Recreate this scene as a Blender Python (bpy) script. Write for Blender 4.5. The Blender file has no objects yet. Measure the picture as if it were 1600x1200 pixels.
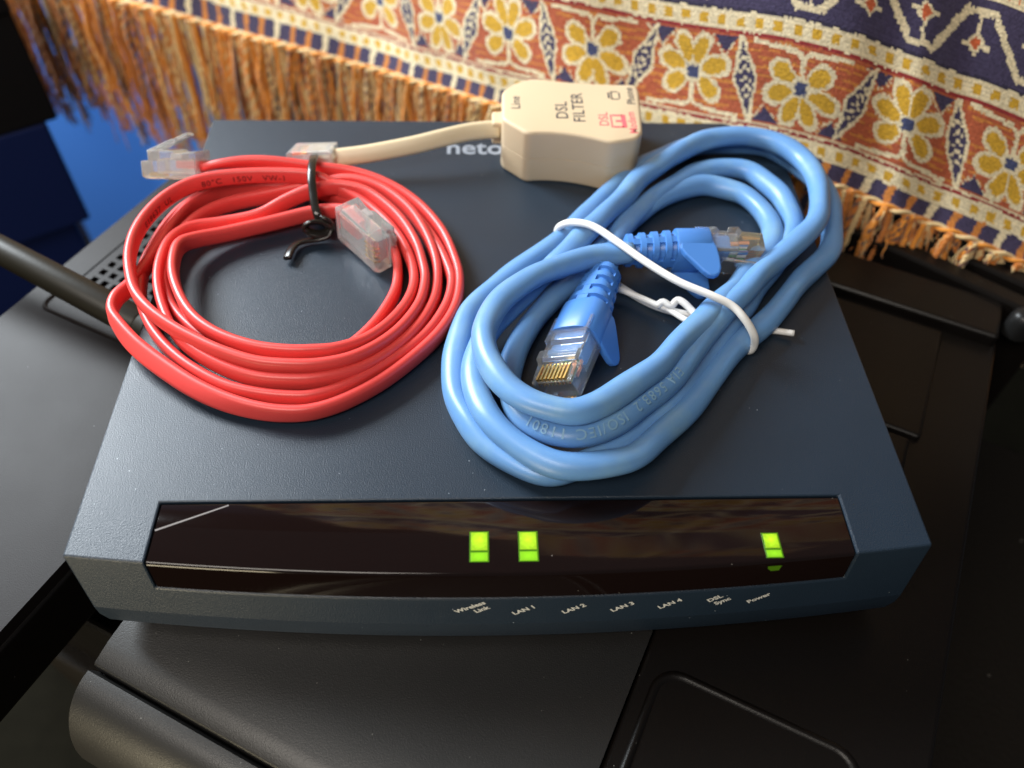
import bpy, bmesh, math, random
from mathutils import Vector, Matrix, noise
random.seed(7)
S = 0.001            # the scene is laid out in millimetres and stored in metres
OZ = 450.0           # height of the router's top above the floor (mm)
scene = bpy.context.scene
COL = scene.collection

# ------------------------------------------------------------------ camera
cam_d = bpy.data.cameras.new('camera'); cam = bpy.data.objects.new('camera', cam_d); COL.objects.link(cam)
CP = Vector((-5.377, -86.244, 163.654)); yaw, pitch, roll = 0.059897, 0.887614, 0.041354
fw = Vector((math.sin(yaw)*math.cos(pitch), math.cos(yaw)*math.cos(pitch), -math.sin(pitch)))
rt = Vector((math.cos(yaw), -math.sin(yaw), 0)); up = rt.cross(fw)
rt, up = math.cos(roll)*rt + math.sin(roll)*up, -math.sin(roll)*rt + math.cos(roll)*up
M = Matrix((rt, up, -fw)).transposed().to_4x4()
M.translation = Vector((CP.x*S, CP.y*S, (CP.z+OZ)*S)); cam.matrix_world = M
cam_d.sensor_width = 36.0; cam_d.lens = 1300/1600*36; cam_d.clip_start = 0.005; cam_d.clip_end = 20
cam_d.dof.use_dof = True; cam_d.dof.focus_distance = 0.202; cam_d.dof.aperture_fstop = 9.6
scene.camera = cam

# ------------------------------------------------------------------ light
world = bpy.data.worlds.new('World'); scene.world = world; world.use_nodes = True
bg = world.node_tree.nodes['Background']; bg.inputs[0].default_value = (0.80, 0.88, 1.0, 1); bg.inputs[1].default_value = 0.08
def area(name, loc, target, sx, sy, power, col):
    l = bpy.data.lights.new(name, 'AREA'); l.shape = 'RECTANGLE'; l.size = sx*S; l.size_y = sy*S; l.energy = power; l.color = col
    o = bpy.data.objects.new(name, l); COL.objects.link(o)
    a = Vector(loc); o.location = (a.x*S, a.y*S, (a.z+OZ)*S)
    o.rotation_euler = (Vector(target)-a).to_track_quat('-Z', 'Y').to_euler(); return o
area('window_light', (-530, 455, 430), (0, 70, 0), 300, 300, 14.5, (0.88, 0.95, 1.0))
area('room_light', (-330, -400, 720), (-20, 150, 0), 480, 300, 5.6, (1.0, 0.92, 0.82))
area('warm_bounce_light', (-330, -420, -120), (-60, 0, -20), 260, 140, 1.6, (1.0, 0.86, 0.58))
scene.view_settings.view_transform = 'Standard'; scene.view_settings.look = 'None'
scene.view_settings.exposure = 0.0; scene.view_settings.gamma = 1.0; scene.view_settings.use_curve_mapping = False

# ------------------------------------------------------------------ helpers
def P(x, y, z): return Vector((x*S, y*S, (z+OZ)*S))
def mesh_obj(name, verts, faces, mat, parent=None, smooth=False, mats=None, fmat=None, label=None, cat=None, group=None, kind=None, local=False):
    """verts in millimetres (router frame); parent is an Empty whose location is taken off"""
    off = parent_off(parent)
    me = bpy.data.meshes.new(name)
    vv = [tuple(v) if local else tuple(P(*v)-off) for v in verts]
    me.from_pydata(vv, [], faces); me.update()
    o = bpy.data.objects.new(name, me); COL.objects.link(o)
    for m in (mats or [mat]): me.materials.append(m)
    if fmat: me.polygons.foreach_set('material_index', fmat)
    if smooth: me.polygons.foreach_set('use_smooth', [True]*len(me.polygons))
    if parent: o.parent = parent
    tag(o, label, cat, group, kind)
    return o
def parent_off(p):
    v = Vector((0, 0, 0))
    while p is not None: v = v + Vector(p.location); p = p.parent
    return v
def tag(o, label=None, cat=None, group=None, kind=None):
    for k, x in (('label', label), ('category', cat), ('group', group), ('kind', kind)):
        if x: o[k] = x
    return o
def empty(name, loc, label, cat, group=None):
    o = bpy.data.objects.new(name, None); o.empty_display_size = 0.01; COL.objects.link(o); o.location = P(*loc)
    return tag(o, label, cat, group)
def bevel(o, w, seg=2, ang=35):
    m = o.modifiers.new('bevel', 'BEVEL'); m.width = w*S; m.segments = seg; m.limit_method = 'ANGLE'; m.angle_limit = math.radians(ang)
    m.harden_normals = False; return o
def autosmooth(o, ang=40):
    me = o.data; me.polygons.foreach_set('use_smooth', [True]*len(me.polygons))
    bm = bmesh.new(); bm.from_mesh(me)
    for e in bm.edges:
        e.smooth = not (len(e.link_faces) == 2 and e.calc_face_angle(0) > math.radians(ang))
    bm.to_mesh(me); bm.free(); return o
def box(c, ax, ay, az, hx, hy, hz, base=0):
    c, ax, ay, az = Vector(c), Vector(ax), Vector(ay), Vector(az)
    v = [c+ax*hx*i+ay*hy*j+az*hz*k for k in (-1, 1) for j in (-1, 1) for i in (-1, 1)]
    f = [(0, 2, 3, 1), (4, 5, 7, 6), (0, 1, 5, 4), (2, 6, 7, 3), (0, 4, 6, 2), (1, 3, 7, 5)]
    return v, [tuple(q+base for q in a) for a in f]
def boxes(lst):
    V, F = [], []
    for b in lst:
        v, f = box(*b, base=len(V)); V += v; F += f
    return V, F
def prism(poly, z0, z1):
    n = len(poly); V = [(x, y, z0) for x, y in poly]+[(x, y, z1) for x, y in poly]
    F = [tuple(range(n))[::-1], tuple(range(n, 2*n))]+[(i, (i+1) % n, n+(i+1) % n, n+i) for i in range(n)]
    return V, F
def catmull(pts, step):
    pts = [tuple(float(c) for c in q) for q in pts]; k = len(pts[0])
    ext = [tuple(2*a-b for a, b in zip(pts[0], pts[1]))]+pts+[tuple(2*a-b for a, b in zip(pts[-1], pts[-2]))]
    out = []
    for i in range(1, len(ext)-2):
        a, b, c, d = ext[i-1:i+3]
        L = math.dist(b[:3], c[:3]); n = max(1, int(round(L/step)))
        for j in range(n):
            t = j/n
            out.append(tuple(0.5*(2*b[m]+(c[m]-a[m])*t+(2*a[m]-5*b[m]+4*c[m]-d[m])*t*t+(3*b[m]-a[m]-3*c[m]+d[m])*t**3) for m in range(k)))
    out.append(pts[-1]); return out
def tangents(p):
    n = len(p); return [(p[min(i+1, n-1)]-p[max(i-1, 0)]).normalized() for i in range(n)]
def frames(p):
    T = tangents(p); N = []
    up_ = Vector((0, 0, 1)); n0 = (up_-T[0]*up_.dot(T[0])).normalized(); N.append(n0)
    for i in range(1, len(p)):
        n = N[-1]-T[i]*N[-1].dot(T[i]); N.append(n.normalized())
    return T, N, [t.cross(n) for t, n in zip(T, N)]
def up_frames(p):
    T = tangents(p); U = Vector((0, 0, 1)); N = [(U-t*U.dot(t)).normalized() for t in T]
    return T, N, [t.cross(n) for t, n in zip(T, N)]
def sweep(p, N, B, prof, closed=False, caps=True):
    """prof(i) -> list of (n, b) offsets"""
    V, F = [], []; m = None
    for i in range(len(p)):
        pr = prof(i); m = len(pr)
        V += [p[i]+N[i]*a+B[i]*b for a, b in pr]
    k = len(p)
    for i in range(k-1 if not closed else k):
        for j in range(m):
            a, b = i*m+j, i*m+(j+1) % m; c, d = ((i+1) % k)*m+(j+1) % m, ((i+1) % k)*m+j
            F.append((a, b, c, d))
    if caps and not closed: F.append(tuple(range(m))[::-1]); F.append(tuple((k-1)*m+j for j in range(m)))
    return V, F
def circ(r, n=16): return [(r*math.cos(2*math.pi*j/n), r*math.sin(2*math.pi*j/n)) for j in range(n)]
def stadium(w, t, n=5):
    """flat cable section: w along N, t along B, with rounded ends and a faint waist"""
    o = []; r = t/2
    for s in (1, -1):
        for j in range(n+1):
            a = -math.pi/2+math.pi*j/n
            o.append((s*(w/2-r+r*math.cos(a)), s*r*math.sin(a)))
    return o

# ------------------------------------------------------------------ materials
def mat(name, col, rough=0.5, spec=0.5, metal=0.0, trans=0.0, ior=1.5, coat=0.0, emit=None, es=0.0, sheen=0.0, sss=0.0):
    m = bpy.data.materials.new(name); m.use_nodes = True; b = m.node_tree.nodes['Principled BSDF']
    b.inputs['Base Color'].default_value = (*col, 1); b.inputs['Roughness'].default_value = rough
    b.inputs['Specular IOR Level'].default_value = spec; b.inputs['Metallic'].default_value = metal
    b.inputs['Transmission Weight'].default_value = trans; b.inputs['IOR'].default_value = ior
    b.inputs['Coat Weight'].default_value = coat; b.inputs['Coat Roughness'].default_value = 0.05
    b.inputs['Sheen Weight'].default_value = sheen
    if sss: b.inputs['Subsurface Weight'].default_value = sss; b.inputs['Subsurface Radius'].default_value = (.003, .002, .001); b.inputs['Subsurface Scale'].default_value = 0.5
    if emit: b.inputs['Emission Color'].default_value = (*emit, 1); b.inputs['Emission Strength'].default_value = es
    return m
def nd(m, t, **kw):
    n = m.node_tree.nodes.new(t)
    for k, v in kw.items(): setattr(n, k, v)
    return n
def coords(m):
    g = nd(m, 'ShaderNodeNewGeometry'); return g.outputs['Position']
def grain(m, scale, strength, dist=0.0002, detail=3, dust=0.0, dust_scale=900, dust_col=(.5, .5, .5), tint=0.0, rvar=0.0):
    """fine moulded-plastic grain (bump), optional dust specks and slow tone drift"""
    nt = m.node_tree; b = nt.nodes['Principled BSDF']; pos = coords(m)
    n = nd(m, 'ShaderNodeTexNoise'); n.inputs['Scale'].default_value = scale; n.inputs['Detail'].default_value = detail
    nt.links.new(pos, n.inputs['Vector'])
    bp = nd(m, 'ShaderNodeBump'); bp.inputs['Strength'].default_value = strength; bp.inputs['Distance'].default_value = dist
    nt.links.new(n.outputs['Fac'], bp.inputs['Height']); nt.links.new(bp.outputs['Normal'], b.inputs['Normal'])
    col = tuple(b.inputs['Base Color'].default_value)
    last = None
    if tint:
        t = nd(m, 'ShaderNodeTexNoise'); t.inputs['Scale'].default_value = 60; nt.links.new(pos, t.inputs['Vector'])
        mx = nd(m, 'ShaderNodeMix', data_type='RGBA'); nt.links.new(t.outputs['Fac'], mx.inputs['Factor'])
        mx.inputs[6].default_value = tuple(c*(1-tint) for c in col[:3])+(1,); mx.inputs[7].default_value = tuple(c*(1+tint) for c in col[:3])+(1,)
        last = mx.outputs[2]
    if dust:
        v = nd(m, 'ShaderNodeTexVoronoi'); v.inputs['Scale'].default_value = dust_scale; nt.links.new(pos, v.inputs['Vector'])
        r = nd(m, 'ShaderNodeMapRange'); r.inputs['From Min'].default_value = 0.16; r.inputs['From Max'].default_value = 0.08
        nt.links.new(v.outputs['Distance'], r.inputs['Value'])
        # keep only a few cells
        sp = nd(m, 'ShaderNodeSeparateColor'); nt.links.new(v.outputs['Color'], sp.inputs[0])
        g = nd(m, 'ShaderNodeMath', operation='GREATER_THAN'); g.inputs[1].default_value = 1-dust; nt.links.new(sp.outputs[0], g.inputs[0])
        mu = nd(m, 'ShaderNodeMath', operation='MULTIPLY'); nt.links.new(r.outputs[0], mu.inputs[0]); nt.links.new(g.outputs[0], mu.inputs[1])
        mx2 = nd(m, 'ShaderNodeMix', data_type='RGBA'); nt.links.new(mu.outputs[0], mx2.inputs['Factor'])
        if last is not None: nt.links.new(last, mx2.inputs[6])
        else: mx2.inputs[6].default_value = col
        mx2.inputs[7].default_value = (*dust_col, 1); last = mx2.outputs[2]
    if last is not None: nt.links.new(last, b.inputs['Base Color'])
    if rvar:
        t = nd(m, 'ShaderNodeTexNoise'); t.inputs['Scale'].default_value = 35; t.inputs['Detail'].default_value = 4; nt.links.new(pos, t.inputs['Vector'])
        r = nd(m, 'ShaderNodeMapRange'); r.inputs['To Min'].default_value = b.inputs['Roughness'].default_value-rvar; r.inputs['To Max'].default_value = b.inputs['Roughness'].default_value+rvar
        nt.links.new(t.outputs['Fac'], r.inputs['Value']); nt.links.new(r.outputs[0], b.inputs['Roughness'])
    return m
M_router = grain(mat('navy_plastic', (0.0115, 0.0225, 0.038), 0.40, 0.5), 3200, 0.50, 0.00016, 2, dust=0.011, dust_scale=1100, dust_col=(.35, .4, .45), tint=0.12, rvar=0.05)
M_liner = mat('black_liner', (0.004, 0.004, 0.005), 0.7)
M_bezel = grain(mat('smoked_bezel', (0.007, 0.0035, 0.003), 0.075, 0.42), 90, 0.015, 0.0005, 2, dust=0.006, dust_scale=1200, dust_col=(.3, .28, .25))
M_scratch = mat('scratch', (0.16, 0.14, 0.13), 0.6)
M_led = mat('green_led', (0.15, 0.4, 0.01), 0.25, 0.5, coat=0.5, emit=(0.24, 0.56, 0.008), es=0.60)
M_led2 = mat('green_led_core', (0.2, 0.4, 0.01), 0.3, 0.5, coat=0.5, emit=(0.42, 0.66, 0.012), es=0.78)
def hotspot(m, lo, hi):
    # a lamp is brightest in the middle of its lens
    nt = m.node_tree; tc = nd(m, 'ShaderNodeTexCoord'); mp = nd(m, 'ShaderNodeVectorMath', operation='DISTANCE'); mp.inputs[1].default_value = (.5, .58, 0)
    fl = nd(m, 'ShaderNodeVectorMath', operation='MULTIPLY'); fl.inputs[1].default_value = (1, 1, 0); nt.links.new(tc.outputs['Generated'], fl.inputs[0]); nt.links.new(fl.outputs[0], mp.inputs[0]); n = nd(m, 'ShaderNodeTexNoise'); n.inputs['Scale'].default_value = 1400; n.inputs['Detail'].default_value = 3; nt.links.new(coords(m), n.inputs['Vector'])
    ad = nd(m, 'ShaderNodeMath', operation='MULTIPLY_ADD'); ad.inputs[1].default_value = .45; nt.links.new(n.outputs['Fac'], ad.inputs[0]); nt.links.new(mp.outputs['Value'], ad.inputs[2])
    r = nd(m, 'ShaderNodeMapRange'); r.inputs['From Min'].default_value = .2; r.inputs['From Max'].default_value = .82; r.inputs['To Min'].default_value = hi; r.inputs['To Max'].default_value = lo
    nt.links.new(ad.outputs[0], r.inputs['Value']); nt.links.new(r.outputs[0], nt.nodes['Principled BSDF'].inputs['Emission Strength'])
hotspot(M_led2, .26, 1.35); hotspot(M_led, .30, .80)
M_ledrim = mat('green_led_rim', (.03, .10, .004), .2, .5, emit=(.12, .34, .004), es=.32)
M_leak = mat('green_glow_paint', (.01, .02, .003), .1, .5, emit=(.22, .55, .01), es=.16)
M_print = mat('pale_print', (0.62, 0.62, 0.58), 0.6)
M_logo = mat('logo_print', (0.29, 0.32, 0.37), 0.5)
M_red = grain(mat('red_vinyl', (0.73, 0.066, 0.060), 0.38, 0.5, sss=0.08), 250, 0.10, 0.0003, 3, tint=0.06)
M_redprint = mat('cable_print_dark', (0.10, 0.008, 0.008), 0.6)
M_blue = grain(mat('blue_vinyl', (0.125, 0.285, 0.56), 0.38, 0.5, sss=0.08), 160, 0.14, 0.0005, 3, tint=0.07)
nt = M_blue.node_tree; _b = nt.nodes['Principled BSDF']; _n = nd(M_blue, 'ShaderNodeTexNoise'); _n.inputs['Scale'].default_value = 95; _n.inputs['Detail'].default_value = 5; nt.links.new(coords(M_blue), _n.inputs['Vector'])
_r = nd(M_blue, 'ShaderNodeMapRange'); _r.inputs['From Min'].default_value = .5; _r.inputs['From Max'].default_value = .75; _r.inputs['To Max'].default_value = .65; nt.links.new(_n.outputs['Fac'], _r.inputs['Value'])
_m = nd(M_blue, 'ShaderNodeMix', data_type='RGBA'); nt.links.new(_r.outputs[0], _m.inputs['Factor']); nt.links.new(_b.inputs['Base Color'].links[0].from_socket, _m.inputs[6]); _m.inputs[7].default_value = (.20, .36, .50, 1); nt.links.new(_m.outputs[2], _b.inputs['Base Color'])
M_blueboot = grain(mat('blue_boot', (0.065, 0.215, 0.58), 0.40, 0.5), 600, 0.06, 0.0002)
M_bluejacket = mat('blue_inner_jacket', (0.07, 0.28, 0.72), 0.4)
M_blueprint = mat('cable_print_pale', (0.21, 0.385, 0.55), 0.6)
M_clear = mat('clear_plastic', (0.97, 0.98, 0.97), 0.06, 0.6, trans=0.92, ior=1.42)
M_milky = mat('milky_clear_plastic', (0.95, 0.95, 0.93), 0.08, 0.9, trans=0.84, ior=1.42)
M_white_clear = mat('whitish_clear_plastic', (0.96, 0.97, 0.96), 0.08, 0.9, trans=0.76, ior=1.42)
M_frost = mat('frosted_clear_plastic', (0.95, 0.95, 0.93), 0.22, 0.5, trans=0.72, ior=1.4)
M_gold = mat('gold_contact', (0.85, 0.58, 0.20), 0.22, 0.5, metal=1.0)
M_copperwire = mat('orange_wire', (0.7, 0.25, 0.10), 0.4)
M_greenwire = mat('green_wire', (0.10, 0.35, 0.16), 0.4)
M_beige = grain(mat('cream_plastic', (0.63, 0.49, 0.32), 0.45, 0.4, sss=0.05), 900, 0.10, 0.0002, tint=0.02)
M_cord = grain(mat('ivory_cord', (0.66, 0.54, 0.35), 0.40, 0.5, sss=0.1), 300, 0.06, 0.0003)
M_ink = mat('dark_ink', (0.05, 0.048, 0.055), 0.6)
M_pink = mat('pink_ink', (0.80, 0.13, 0.15), 0.6)
M_white = mat('white_tie', (0.80, 0.79, 0.76), 0.45, 0.4)
M_blacktie = mat('black_tie', (0.012, 0.010, 0.008), 0.22, 0.5)
M_antenna = grain(mat('antenna_rubber', (0.014, 0.012, 0.007), 0.45, 0.32), 800, 0.15, 0.0002)
M_printer = grain(mat('black_printer_plastic', (0.0050, 0.0038, 0.0032), 0.36, 0.26), 3000, 0.24, 0.00016, 2, dust=0.008, dust_scale=1100, dust_col=(.2, .2, .18), rvar=0.06)
M_satin = grain(mat('satin_black_panel', (0.0085, 0.0080, 0.0075), 0.43, 0.62), 3000, 0.30, 0.00016, 2, dust=0.012, dust_scale=1100, dust_col=(.22, .22, .2), rvar=0.05)
M_cover = grain(mat('charcoal_cover_plastic', (0.0105, 0.0078, 0.0074), 0.48, 0.16), 3200, 0.22, 0.0002, 3, dust=0.004, dust_scale=900, dust_col=(.2, .2, .2), rvar=0.05)
M_bin = grain(mat('blue_bin_plastic', (0.09, 0.31, 0.95), 0.42, 0.5), 60, 0.05, 0.001)
M_tub = grain(mat('navy_tub_plastic', (0.004, 0.010, 0.060), 0.5, 0.15), 60, 0.05, 0.001)
M_blackbox = grain(mat('black_box', (0.0025, 0.0025, 0.004), 0.65, 0.12), 200, 0.1, 0.0005)
M_table = grain(mat('dark_table', (0.010, 0.008, 0.006), 0.6, 0.2), 500, 0.4, 0.0006, 5, dust=0.03, dust_scale=260, dust_col=(.12, .11, .10))
M_floor = grain(mat('warm_wood', (0.010, 0.009, 0.006), 0.8, 0.04), 90, 0.1, 0.001, tint=0.3)
M_wall = grain(mat('dark_wall', (0.02, 0.02, 0.035), 0.8, 0.2), 30, 0.1, 0.002)

# ------------------------------------------------------------------ traced world coordinates (mm, router frame)
RED = [(-88.2, 123.4, 9, 60), (-82.6, 123.7, 10, 40), (-75.2, 124.7, 10, 20), (-66.7, 124.8, 9.5, 5), (-55.5, 124.4, 8, 0), (-43.1, 123.7, 6.5, 0), (-32.2, 118.8, 5.5, 0), (-23.3, 111.1, 4.5, 0), (-16.4, 100.4, 3.8, 0), (-12.6, 89.4, 3.4, 0), (-11, 80.5, 3.3, 0), (-11.9, 70.7, 3.3, 0), (-15.5, 61.8, 3.3, 0), (-21, 54.1, 3.3, 0), (-29.3, 45.3, 3.3, 0), (-38.1, 38.9, 3.3, 0), (-45.5, 35.8, 3.3, 0), (-52.2, 35.3, 3.3, 6), (-59.2, 36.3, 3.4, 18), (-67.2, 38.9, 3.6, 34), (-75.6, 43.2, 4, 46), (-84.6, 49.5, 4.6, 48), (-91.9, 55.5, 5.2, 40), (-97.5, 61.8, 5.6, 22), (-100.5, 66.6, 5.8, 8), (-100.6, 71.7, 5.8, 0), (-98.6, 77.3, 5, 0), (-96.9, 86.1, 4, 0), (-95.6, 94.7, 3.4, 0), (-93.8, 103.9, 3.3, 0), (-90.3, 113.2, 3.3, 0), (-83.3, 119.2, 3.3, 0), (-71.5, 123, 3.3, 0), (-56.2, 124.4, 3.3, 0), (-45.4, 123.5, 3.3, 0), (-34.3, 118, 3.3, 0), (-24.6, 107.6, 3.3, 0), (-18.2, 96.3, 3.3, 0), (-14.3, 85.6, 3.3, 0), (-13.1, 79.2, 3.3, 0), (-14.3, 71.1, 3.3, 0), (-18.1, 62.3, 3.3, 0), (-23.5, 55.2, 3.3, 0), (-31.1, 48.1, 3.6, 0), (-38.4, 42.6, 3.9, 0), (-45.8, 39.6, 4, 0), (-51.9, 39.4, 4, 0), (-59.8, 40.5, 4, 0), (-67.9, 43.1, 4, 0), (-76.8, 48.7, 4, 0), (-84, 55.2, 3.8, 0), (-90, 62.7, 3.6, 0), (-94.2, 70.3, 3.4, 0), (-96.7, 77.6, 3.3, 0), (-97.7, 85.6, 3.3, 0), (-97.1, 93.4, 3.3, 0), (-95.4, 103, 3.3, 0), (-91.8, 111.7, 3.3, 0), (-85.1, 118.3, 3.3, 0), (-73.1, 120.8, 3.3, 0), (-55.6, 119.4, 3.3, 0), (-46.6, 115.8, 3.3, 0), (-38.4, 109.6, 3.3, 0), (-32.3, 99.8, 3.3, 0), (-28.8, 89.5, 3.3, 0), (-28, 80.5, 3.3, 0), (-29.2, 73.1, 3.3, 0), (-33.1, 63.7, 3.3, 0), (-39, 55.9, 3.3, 0), (-45.9, 52.3, 3.3, 0), (-55.4, 51.7, 3.3, 0), (-63.6, 53.2, 3.3, 0), (-72.3, 56.9, 3.3, 0), (-80, 62.7, 3.3, 0), (-86.7, 70.8, 3.3, 0), (-90.8, 80.5, 3.3, 0), (-92, 88.2, 3.3, 0), (-91.3, 97.5, 3.3, 0), (-87.4, 106.8, 3.3, 0), (-80.3, 113.2, 3.3, 0), (-68.6, 117.1, 3.6, 0), (-55.4, 119.6, 5, 0), (-44.7, 120.5, 6.5, 0), (-34.8, 116.3, 6.5, 0), (-26.3, 107.8, 6, 0), (-21.1, 98.5, 5, 0), (-17.9, 88.8, 4, 0), (-17, 80.2, 3.6, 0), (-17.9, 71.4, 3.8, 0), (-21.7, 61.7, 4.2, 0), (-28.1, 52.8, 4.8, 0), (-35.4, 46.5, 5.6, 0), (-44.3, 43.1, 6.3, 0), (-51.9, 42.6, 6.5, 0), (-59.8, 43.6, 6.5, 0), (-68, 46.9, 6.5, 0), (-76.1, 52.2, 6.5, 0), (-82.3, 58.5, 6.2, 0), (-87.3, 67, 6, 0), (-90.9, 76.5, 6, 0), (-92.5, 85.7, 5.6, 0), (-92, 94.7, 5, 0), (-88, 101.4, 4, 0), (-79.6, 104.4, 3.4, 0), (-69.8, 107.1, 4, 0), (-61.7, 111.7, 6, 0), (-54.4, 114.6, 7.5, 0), (-47, 116.1, 7.5, 0), (-38.3, 113.3, 7.2, 0), (-29.4, 104.1, 6.6, 0), (-23.8, 94, 5.8, 0), (-20.9, 83.6, 5.2, 0), (-20.3, 77.5, 5, 0), (-21.5, 69.3, 5.2, 0), (-25.2, 60.7, 6, 0), (-30.3, 53.7, 7, 0), (-36.9, 48.2, 8, 0), (-44.3, 45.6, 8.6, 0), (-51.8, 45.1, 9, 0), (-59.6, 46, 9.2, 0), (-67.7, 48.9, 9.5, 0), (-74.6, 52.6, 9.6, 0), (-81.7, 57.1, 9.8, 0), (-88.5, 62.7, 10, 0), (-93.6, 68.9, 10, 0), (-96.8, 76, 10, 0), (-98.9, 83.4, 10, 0), (-99.5, 91.6, 10, 0), (-98.1, 100, 10, 0), (-94.6, 107.9, 10, 0), (-89, 113.8, 10, 0), (-80.5, 117.5, 9.8, 0), (-67.8, 119.2, 9.5, 0), (-54.6, 118.7, 9, 0), (-47.2, 116.2, 6.5, 0), (-38.9, 110.7, 5, 0), (-30.8, 100.8, 4.6, 0), (-25.5, 89.9, 4.6, 0), (-23.3, 79.4, 4.8, 0), (-24.4, 70.5, 5.4, 0), (-28.2, 61.7, 6.6, 0), (-33.5, 54.5, 8, 0), (-40.1, 50.4, 9, 0), (-46.1, 49.3, 9.4, 0), (-52.3, 49.2, 9.5, 0), (-60.3, 50.6, 9.4, 0), (-68.8, 54.2, 9.2, 0), (-75.8, 59.4, 9, 0), (-81.1, 66.1, 8.8, 0), (-85.6, 75, 8.6, 0), (-87.6, 82.6, 8.4, 0), (-87.9, 89.9, 7.6, 0), (-85.1, 94.4, 6, 0), (-78.3, 98.7, 4.4, 0), (-66.5, 103.7, 4, 0), (-54, 107.9, 4.6, 0), (-46.4, 107.8, 5.4, 0), (-40.5, 104.6, 6.2, 0)]
BLUE = [(29.5, 82.2, 7), (33, 93.1, 5), (37.6, 103.6, 4.4), (43.8, 112.1, 4.2), (51.7, 119.5, 4.2), (63.2, 128.5, 4.2), (70.6, 130.6, 4.4), (79.2, 128.1, 4.6), (85.1, 120.8, 4.8), (87.8, 113, 4.8), (87.5, 104.4, 4.6), (83.8, 95.4, 4.2), (75.6, 83.8, 3.8), (66.1, 70.8, 3.5), (58.1, 59.9, 3.4), (47.7, 45.8, 3.3), (39.8, 36.6, 3.2), (32.7, 29.9, 3.2), (24.4, 23.7, 3.2), (16.5, 19.3, 3.2), (9.1, 18, 3.2), (1.8, 20.9, 3.2), (-4.8, 27.1, 3.2), (-9.4, 35.2, 3.2), (-11.9, 44.6, 3.2), (-11.5, 54.8, 3.2), (-9.1, 64.9, 3.2), (-5.8, 72.4, 3.2), (1.2, 80.9, 3.4), (9.1, 88.2, 3.8), (19.1, 97.5, 4.2), (27.2, 109.3, 4), (37.4, 123.6, 3.6), (47.8, 134.2, 3.3), (61.6, 142.7, 3.2), (76.9, 145.6, 3.2), (89.1, 142.9, 3.2), (98.2, 132.7, 3.2), (101.8, 119.1, 3.2), (100.6, 105.2, 3.2), (94.3, 91.1, 3.2), (83.3, 79.5, 3.2), (73, 67.4, 3.2), (61.4, 55.5, 3.2), (50.2, 42, 3.4), (42.2, 32.3, 4), (31.4, 21.9, 5.4), (23.4, 18, 6.6), (16, 17, 7.2), (8.9, 18.9, 7.4), (1.8, 24.1, 7.4), (-3.7, 31.5, 7.4), (-6.7, 40.1, 7), (-6.8, 48.6, 6.6), (-4.1, 57.4, 6.4), (2.1, 66.9, 6.6), (10.1, 76.2, 7.4), (19.9, 87.7, 8.6), (29.1, 100.5, 8.8), (35.8, 109.2, 8.6), (43.8, 120.2, 8.6), (53.9, 130, 8.8), (63.3, 137.1, 9), (74.6, 140.8, 9.2), (86.4, 138.5, 9.4), (93.8, 130.9, 9.6), (96.3, 119.9, 9.8), (95.8, 108.9, 9.8), (92.7, 100.1, 9.8), (87.2, 93.1, 9.6), (76.6, 82.9, 9.4), (66.6, 73.3, 9.2), (57.8, 63.1, 9), (48.2, 50.6, 8.8), (40.2, 40.5, 8.8), (32.2, 32.2, 8.8), (24, 26.5, 8.8), (16.4, 24.4, 8.8), (9.2, 26.7, 8.2), (3.6, 33.1, 6.6), (1.6, 42.7, 5), (3.7, 54.4, 4), (8.4, 65.1, 3.6), (13.3, 72.2, 3.4), (19.8, 80.5, 3.3), (28.5, 91.6, 3.2), (39.4, 106.5, 3.2), (51.7, 117.9, 3.2), (64.5, 123.4, 3.2), (74, 120.2, 3.2), (78.7, 114.4, 3.4), (80.8, 106.8, 3.8), (80, 98.8, 4.4), (75.4, 89.7, 5.4), (67.6, 79.3, 6.8), (58.9, 68.6, 8.6), (51.5, 59.2, 10.2), (40.6, 46.8, 12), (31.4, 36.2, 13.4), (23.7, 30.1, 14.2), (16.1, 26.9, 14.6), (9.6, 27.8, 14.8), (3.5, 31.3, 14.8), (-1.3, 36.8, 14.6), (-4.1, 44.5, 14.4), (-4.2, 53, 14.2), (-0.9, 61.5, 14), (5.5, 69.1, 13.6), (13.5, 75.2, 13), (23.9, 81, 12), (35.8, 84.5, 11)]
WHITE_TIE_TOP = [(55, 67.5, 2), (40.4, 74.8, 1), (22.3, 93.2, 1.2), (17.7, 98.7, 3.2), (17.1, 98.4, 7), (19, 95.9, 11), (22.2, 93.3, 13.4), (26.2, 90, 14.6), (31.5, 83.1, 15.4), (38.2, 74.9, 15.6), (45.6, 67.9, 15.4), (53.2, 63.4, 15), (58.4, 60.9, 13.8), (61.6, 57.9, 12), (64.2, 55.6, 8.8), (65.4, 55.5, 5), (64.8, 55.9, 2), (62.2, 58.6, 1), (58.1, 64.4, 1)]
WHITE_TIE_LOW = [(29.4, 78, 4), (34, 76, 4), (38.9, 73, 4), (42.9, 70.3, 4), (45.3, 68.9, 4), (48.2, 65.8, 4.2), (51.3, 63.2, 4), (57.3, 60.5, 1.4), (64.8, 63.2, 1), (72.6, 63.5, 1.4), (78.3, 62, 2)]
WHITE_TWIST = [(42, 69.7, 4.6), (43.7, 70.4, 5.4), (45.7, 69.3, 5), (47.5, 70.7, 5.8), (49, 69.6, 6), (50.8, 67.5, 5.4), (52.3, 65.3, 5), (55.5, 65.8, 2)]
BLACK_TIE = [(-57, 135.8, 3), (-55.9, 130.8, 8), (-54.7, 122.6, 12.5), (-54.5, 118.2, 13), (-54.1, 113.9, 12.2), (-53.5, 110, 10.6), (-52.8, 106.2, 9), (-51.9, 103.5, 7.5), (-51.8, 103.7, 5), (-53.1, 109, 2), (-55.6, 122.6, 0.8), (-57.5, 134.8, 0.8)]
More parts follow.
